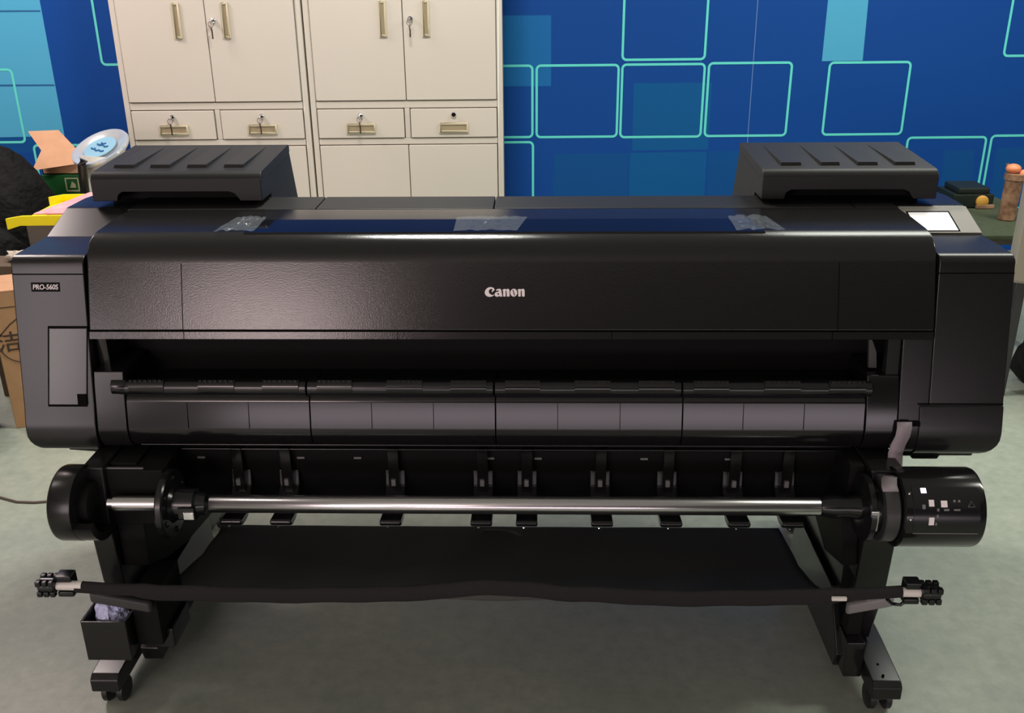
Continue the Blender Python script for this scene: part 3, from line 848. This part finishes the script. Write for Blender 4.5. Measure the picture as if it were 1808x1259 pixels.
# flat grey support arms under the sleeve
def bar(pts, h, m, name):
    P = [Vector(tuple(pl(*p))) for p in pts]
    mb = MB(); dz = Vector((0, 0, h / 2)); dy = Vector((0, .008, 0))
    mb.hexa([P[0] - dz - dy, P[1] - dz - dy, P[1] + dz - dy, P[0] + dz - dy], [P[0] - dz + dy, P[1] - dz + dy, P[1] + dz + dy, P[0] + dz + dy])
    return mb.build(name, m, CB, bevel=0.006, seg=3)


bar(((160, 1052, -.225), (268, 1071, -.20)), .026, M['grey_part'], 'support_arm')
ar = bar(((1494, 1074, -.20), (1577, 1059, -.235)), .026, M['mid_grey'], 'support_arm'); ar['label'] = 'grey support arm'
MB().tube([tuple(pl(px, py, -.24)) for px, py in ((1566, 1058), (1575, 1066), (1590, 1068), (1600, 1060))], .0035, 8).build('arm_hook', M['gloss'], CB)
q = pl(1482, 1058, -.266); MB().box(q[0] - .014, q[0] + .014, -.2672, -.262, q[2] - .0035, q[2] + .0035).build('sleeve_label', M['rodwhite'], CB)

# ================================================================== SMALL THINGS BY THE PRINTER
def l2w(x, y, z): return (ORG[0] + _c * x - _s * y, ORG[1] + _s * x + _c * y, z)


# crumpled clear bag in the bin
bg = MB(); rng = np.random.default_rng(11); nu, nv = 18, 12; vs = []
for j in range(nv + 1):
    th = math.pi * j / nv
    for i in range(nu):
        a = 2 * math.pi * i / nu; r = 1 + .28 * (rng.random() - .5)
        vs.append((.034 * r * math.sin(th) * math.cos(a), .036 * r * math.sin(th) * math.sin(a), .045 + .042 * r * math.cos(th)))
bg.add(vs, [(j * nu + i, (j + 1) * nu + i, (j + 1) * nu + (i + 1) % nu, j * nu + (i + 1) % nu) for j in range(nv) for i in range(nu)])
bo = bg.build('plastic_bag', M['plasticbag'], smooth=False)
bo.location = l2w(-.836, -.173, bz0 + .006); bo.location.z += .030
tag(bo, 'crumpled bluish clear plastic bag in the black bin by the left foot', 'bag')
# thin cable on the floor
pts = []
for px, py in ((-60, 868), (0, 878), (30, 886), (60, 887), (100, 884), (150, 880), (210, 872)):
    q = hit(px, py, np.array([0, 0, 1.0]), .004); pts.append(tuple(q))
tag(MB().tube(pts, .0035, 8).build('floor_cable', M['cable']), 'thin brown cable lying on the floor left of the printer', 'cable')

# ================================================================== LEFT BACKGROUND
def carton(name, label, loc, rz, sx_, sy_, sz, m, group=None):
    t = thing(name, label, 'box', loc, rz, group)
    return t, MB().box(-sx_ / 2, sx_ / 2, -sy_ / 2, sy_ / 2, 0, sz).build('carton_body', m, t, bevel=0.004)


# brown tissue carton, one corner towards the camera
cn = hit(29, 757, np.array([0, 0, 1.0]), 0.0)
BT = thing('brown_carton', 'brown cardboard carton printed with dark characters, left of the printer', 'box', (cn[0], cn[1], 0), R(20))
bw, bd_, bh = .30, .20, .50
MB().box(0, bw, 0, bd_, 0, bh).build('carton_body', M['carton'], BT, bevel=0.004)
fl = MB(); fl.box(0, bw, 0, bd_ / 2 - .001, bh, bh + .005); fl.box(0, bw, bd_ / 2 + .001, bd_, bh, bh + .005)
fl.build('top_flap', M['carton_p'], BT, bevel=0.001)
pm = MB()
pm.box(.0, .30, -.0012, .001, bh - .055, bh - .052)
for a, b in (((.005, .34), (.05, .385)), ((.05, .385), (.10, .42)), ((.10, .42), (.15, .385)), ((.15, .385), (.15, .33))):
    d = Vector((b[0] - a[0], b[1] - a[1])); nn = Vector((-d.y, d.x)).normalized() * .002
    pm.hexa([(a[0] - nn.x, .001, a[1] - nn.y), (b[0] - nn.x, .001, b[1] - nn.y), (b[0] + nn.x, .001, b[1] + nn.y), (a[0] + nn.x, .001, a[1] + nn.y)],
            [(a[0] - nn.x, -.0014, a[1] - nn.y), (b[0] - nn.x, -.0014, b[1] - nn.y), (b[0] + nn.x, -.0014, b[1] + nn.y), (a[0] + nn.x, -.0014, a[1] + nn.y)])
arc = [(.075 + .07 * math.cos(R(t)), -.0005, .315 + .07 * math.sin(R(t))) for t in range(190, 351, 10)]
pm.tube(arc, .002, 6)
pm.build('printed_outline', M['ink'], BT)
text_mesh('printed_characters', '洁柔', .078, M['ink'], BT, frame_mat((.076, -.001, .318), (1, 0, 0), (0, 0, 1)), bold=.0005)

# dark green bin at the left frame edge
q = hit(-14, 775, np.array([0, 0, 1.0]), 0)
GB = MB().lathe([(0, .085), (.01, .095), (.30, .115), (.31, .118), (.315, .112), (.30, .108), (.03, .085)], (0, 0, 0), (0, 0, 1), 32, cap=False).add([], []).build('waste_basket', M['bin_green'], angle=40)
GB.location = (q[0] - .10, q[1] + .05, 0)
tag(GB, 'dark green plastic bin at the left edge of the photo', 'bin')

# black bag heap standing behind
def lumpy(name, c, r, m, seed, amp=.16, n=28, base=True):
    rng = np.random.default_rng(seed); ph = rng.random((5, 3)) * 6.28; fr = rng.integers(2, 7, (5, 3)); k = n // 2; vs = []
    for j in range(k + 1):
        th = math.pi * j / k
        for i in range(n):
            a = 2 * math.pi * i / n; d = np.array([math.sin(th) * math.cos(a), math.sin(th) * math.sin(a), math.cos(th)])
            f = 1 + amp * sum(math.sin(fr[q, 0] * d[0] + ph[q, 0]) * math.sin(fr[q, 1] * d[1] + ph[q, 1]) * math.cos(fr[q, 2] * d[2] + ph[q, 2]) for q in range(5)) / 1.5
            z = c[2] + r[2] * f * d[2]
            vs.append((c[0] + r[0] * f * d[0], c[1] + r[1] * f * d[1], max(z, .001) if base else z))
    fs = [(j * n + i, (j + 1) * n + i, (j + 1) * n + (i + 1) % n, j * n + (i + 1) % n) for j in range(k) for i in range(n)]
    return MB().add(vs, fs).build(name, m, angle=70)


q = at(2, 272, 4.12)
tag(lumpy('holdall_bag', (q[0], 4.12, q[2] - .44), (.21, .17, .44), M['black_fabric'], 5, .12), 'slumped black fabric bag beside the green carton', 'bag')
q = at(5, 440, 3.70)
tag(lumpy('rucksack', (q[0] - .03, 3.74, .26), (.15, .12, .29), M['black_fabric'], 9, .10), 'small black rucksack behind the brown carton', 'bag')

# green box and the open cardboard box on it
q0 = at(78, 350, 4.35); q1 = at(80, 309, 4.35)
gx = q1[0] - .02
GX = thing('green_carton', 'green printed carton under the open cardboard box', 'box', (gx + .15, 4.52, 0), 0)
MB().box(-.15, .15, -.17, .17, 0, q1[2]).build('carton_body', M['green_box'], GX, bevel=0.004)
pq = at(128, 326, 4.35); bx = pq[0] - (gx + .15); bzz = pq[2]
lg = MB()
for a in ((-.03, .03, .026, .031), (-.03, .03, -.031, -.026), (-.031, -.026, -.026, .026), (.026, .031, -.026, .026)):
    lg.box(bx + a[0], bx + a[1], -.1725, -.169, bzz + a[2], bzz + a[3])
lg.prism([(bx - .012, bzz - .014), (bx + .014, bzz - .014), (bx + .014, bzz + .002), (bx, bzz + .014)], 'y', -.1725, -.169)
lg.build('printed_mark', M['cream_print'], GX)
OB = thing('open_cardboard_box', 'open cardboard box with raised flaps on the green carton', 'box', (gx + .15, 4.50, q1[2] + .001), 0)
ob = MB(); hh = .055; ex, ey = .145, .14; t_ = .004
ob.box(-ex, ex, -ey, -ey + t_, 0, hh); ob.box(-ex, ex, ey - t_, ey, 0, hh); ob.box(-ex, -ex + t_, -ey, ey, 0, hh); ob.box(ex - t_, ex, -ey, ey, 0, hh); ob.box(-ex, ex, -ey, ey, 0, t_)
ob.build('carton_body', M['carton_p'], OB)
obl = np.array(OB.location)
def flap(*pts):
    P = [Vector(tuple(at(px, py, Y) - obl)) for px, py, Y in pts]
    return MB().hexa(P, [p + Vector((0, .003, .003)) for p in P]).build('flap', M['carton_p'], OB)
flap((57, 301, 4.28), (138, 289, 4.34), (138, 262, 4.37), (73, 266, 4.37))
flap((73, 266, 4.38), (138, 268, 4.40), (103, 231, 4.46), (50, 233, 4.46))
text_mesh('carton_print', 'LED', .018, M['ink'], OB, frame_mat((.045, -ey - .001, hh * .55), (1, 0, 0), (0, 0, 1)))

# chrome-rimmed dish on a white drum
dc = at(178, 262, 4.12)
DD = thing('dish_canister', 'tilted steel-rimmed round dish on a white drum beside the left cabinet', 'canister', (dc[0], 4.12, 0), 0)
ax = Vector((-.20, -.42, .88)).normalized(); c0 = Vector((0, 0, dc[2]))
MB().lathe([(0, .108), (.012, .122), (.022, .126), (.03, .123), (.031, .112), (.016, .090), (.008, .04), (.006, .0)], c0 - ax * .02, ax, 48).build('chrome_rim', M['rim'], DD, angle=40)
MB().lathe([(0, .071), (.004, .07), (.005, .04), (.006, .0005)], c0 + ax * .004, ax, 36).build('dish_face', M['bowl_glass'], DD, angle=40)
dk = MB(); rng = np.random.default_rng(5)
e1 = ax.cross(Vector((0, 0, 1))).normalized(); e2 = ax.cross(e1)
for k in range(7):
    p = c0 + ax * .0105 + e1 * (rng.random() - .5) * .07 + e2 * (rng.random() - .5) * .05
    dk.tube([p - e1 * .012, p + e2 * .006, p + e1 * .012], .004, 6)
dk.build('dish_pattern', M['blue_d'], DD)
MB().tube([(0.0, .0, .0), (.0, .0, dc[2] - .16), (.012, .02, dc[2] - .10), (.016, .03, dc[2] - .04)], [.10, .102, .11, .112], 36).build('drum_body', M['drum_white'], DD, angle=40)
bp = at(143, 287, 3.98); bq = at(152, 360, 3.98)
MB().tube([(bp[0] - dc[0] + .01, -.13, bp[2] + .01), (bp[0] - dc[0], -.135, bp[2] - .01), (bq[0] - dc[0], -.135, bq[2]), (bq[0] - dc[0] + .01, -.13, .03)], .018, 16).build('handle_post', M['gloss'], DD)

# yellow tray with pink papers on a grey box
ya = [at(12, 384, 3.28), at(112, 380, 3.28)]
zt = at(60, 394, 3.47)[2] + .022
GY = thing('grey_storage_box', 'grey box under the yellow tray', 'box', (-1.62, 3.66, 0), 0)
gxl = at(48, 410, 3.51)[0]
MB().box(gxl + 1.62, .12, -.15, .15, 0, zt - .035).build('box_body', M['grey_box'], GY, bevel=0.004)
YT = thing('yellow_tray', 'shallow bright yellow tray on the grey box', 'tray', (-1.62, 3.66, zt - .034), 0)
x0t = at(10, 385, 3.47)[0] + 1.62; yt = MB()
pz_ = [(x0t, -.02), (x0t + .06, 0.0), (x0t + .2, .004), (.19, .004)]
yt.prism([(x0t, -.012), (x0t + .05, .003), (.19, .003), (.19, .044), (x0t + .06, .040), (x0t, .030)], 'y', -.195, -.185)
yt.prism([(x0t, -.012), (x0t + .05, .003), (.19, .003), (.19, .010), (x0t + .05, .010), (x0t, -.004)], 'y', -.185, .16)
yt.prism([(x0t, -.012), (x0t + .05, .003), (.19, .003), (.19, .044), (x0t + .06, .040), (x0t, .030)], 'y', .16, .17)
yt.build('tray_body', M['yellow'], YT, bevel=0.002)
pp = MB().hexa([(x0t + .10, -.18, .0405), (.18, -.18, .0405), (.18, .155, .0425), (x0t + .17, .155, .0425)], [(x0t + .10, -.18, .046), (.18, -.18, .048), (.18, .155, .052), (x0t + .17, .155, .05)])
for k in range(3):
    pp.box(x0t + .14, .17, -.17 + .0, .15, .012 + .009 * k, .0195 + .009 * k)
po = pp.build('paper_stack', M['pink'], bevel=0.001); po.location = YT.location
tag(po, 'pink papers lying in the yellow tray', 'paper')
q = at(36, 452, 3.40)
wp_ = lumpy('crumpled_paper', (0, 0, 0), (.045, .03, .022), M['white_paper'], 21, .4, 16, base=False); wp_.location = (q[0], 3.40, .02)
sb = MB().box(-.14, .06, -.06, .08, 0, q[2] - .02).build('low_dark_box', M['bread'], bevel=0.004); sb.location = (q[0], 3.40, 0)
tag(sb, 'low dark brown box beside the grey box, crumpled paper on top', 'box')
wp_.location.z = q[2] - .002
tag(wp_, 'crumpled whitish paper on the low dark box', 'paper')

# ================================================================== RIGHT BACKGROUND
TB = thing('low_table', 'low table covered in dark green cloth, right of the printer', 'table', (1.70, 3.98, 0), 0)
MB().box(-.42, .52, -.30, .50, .48, .50).build('table_cloth', M['green_cloth'], TB, bevel=0.004)
MB().box(-.40, .50, -.28, .48, .455, .48).build('table_top', M['grey_box'], TB, bevel=0.003)
for sx_, sy_ in ((-.37, -.25), (.47, -.25), (-.37, .45), (.47, .45)):
    MB().box(sx_ - .02, sx_ + .02, sy_ - .02, sy_ + .02, 0, .455).build('leg', M['dark_metal'], TB, bevel=0.003)
q0 = hit(1716, 382, np.array([0, 0, 1.0]), .50)
CS = thing('equipment_case', 'black case with a round amber knob on the green table', 'case', (q0[0], 4.22, .502), 0)
cs_l = at(1682, 360, 4.13)[0] - q0[0]; cs_r = at(1754, 360, 4.13)[0] - q0[0]
MB().box(cs_l, cs_r, -.09, .09, 0, .060).build('case_body', M['green_case'], CS, bevel=0.006)
MB().box(cs_l + .02, cs_r - .02, -.085, .07, .060, .088).build('case_lid', M['green_case'], CS, bevel=0.008)
kq = at(1732, 362, 4.13)
MB().lathe([(0, .026), (.01, .026), (.014, .021), (.014, .0005)], (kq[0] - q0[0], -.09, max(.030, kq[2] - .50)), (0, -1, 0), 24).build('knob', M['amber'], CS, angle=40)
MB().box(cs_l + .10, cs_r, -.105, -.09, .0, .016).build('base_strip', M['copper'], CS, bevel=0.002)
q0 = hit(1776, 388, np.array([0, 0, 1.0]), .50)
CU = thing('copper_canister', 'tall streaked copper tube with salmon caps on the green table', 'canister', (q0[0], q0[1], .501), 0)
q2 = at(1783, 318, q0[1])
hgt = q2[2] - .50
MB().lathe([(0, .030), (.003, .033), (hgt, .034), (hgt + .002, .040), (hgt + .026, .040), (hgt + .028, .034), (hgt + .028, .0005)], (0, 0, 0), (.02, 0, 1), 28).build('tube_body', M['copper'], CU, angle=40)
MB().ball((-.008, .0, hgt + .046), (.030, .028, .020), 16).build('cap', M['orange'], CU)
MB().ball((.026, -.02, hgt + .026), (.017, .017, .020), 14).build('cap', M['orange'], CU)
MB().tube([(.0, .02, hgt), (-.02, .03, hgt + .06)], .007, 8).build('stem', M['copper'], CU)

# beige steel cabinet at the right edge, turned so its narrow side faces the camera
fe = at(1806, 400, 3.25)
BC = thing('beige_cabinet', 'beige grey steel cabinet at the right edge of the photo', 'cabinet', (fe[0], 3.25, 0), R(-24))
zt_ = at(1806, 334, 3.25)[2]
zb_ = at(1800, 500, 3.25)[2]
MB().box(0, .42, .008, .32, zb_, zt_).build('cabinet_body', M['beige_side'], BC, bevel=0.004)
MB().box(.004, .416, .0, .010, zb_ + .008, zt_ - .006).build('door', M['beige_case'], BC, bevel=0.003)
for sx_ in (.02, .38):
    for sy_ in (.03, .28):
        MB().box(sx_, sx_ + .03, sy_, sy_ + .03, 0, zb_).build('leg', M['dark_metal'], BC, bevel=0.003)
q = hit(1812, 690, np.array([0, 0, 1.0]), 0)
tag(lumpy('black_sack', (q[0] + .12, q[1] + .02, .13), (.155, .12, .145), M['black_fabric'], 14, .2), 'black fabric sack on the floor in front of the beige cabinet', 'bag')
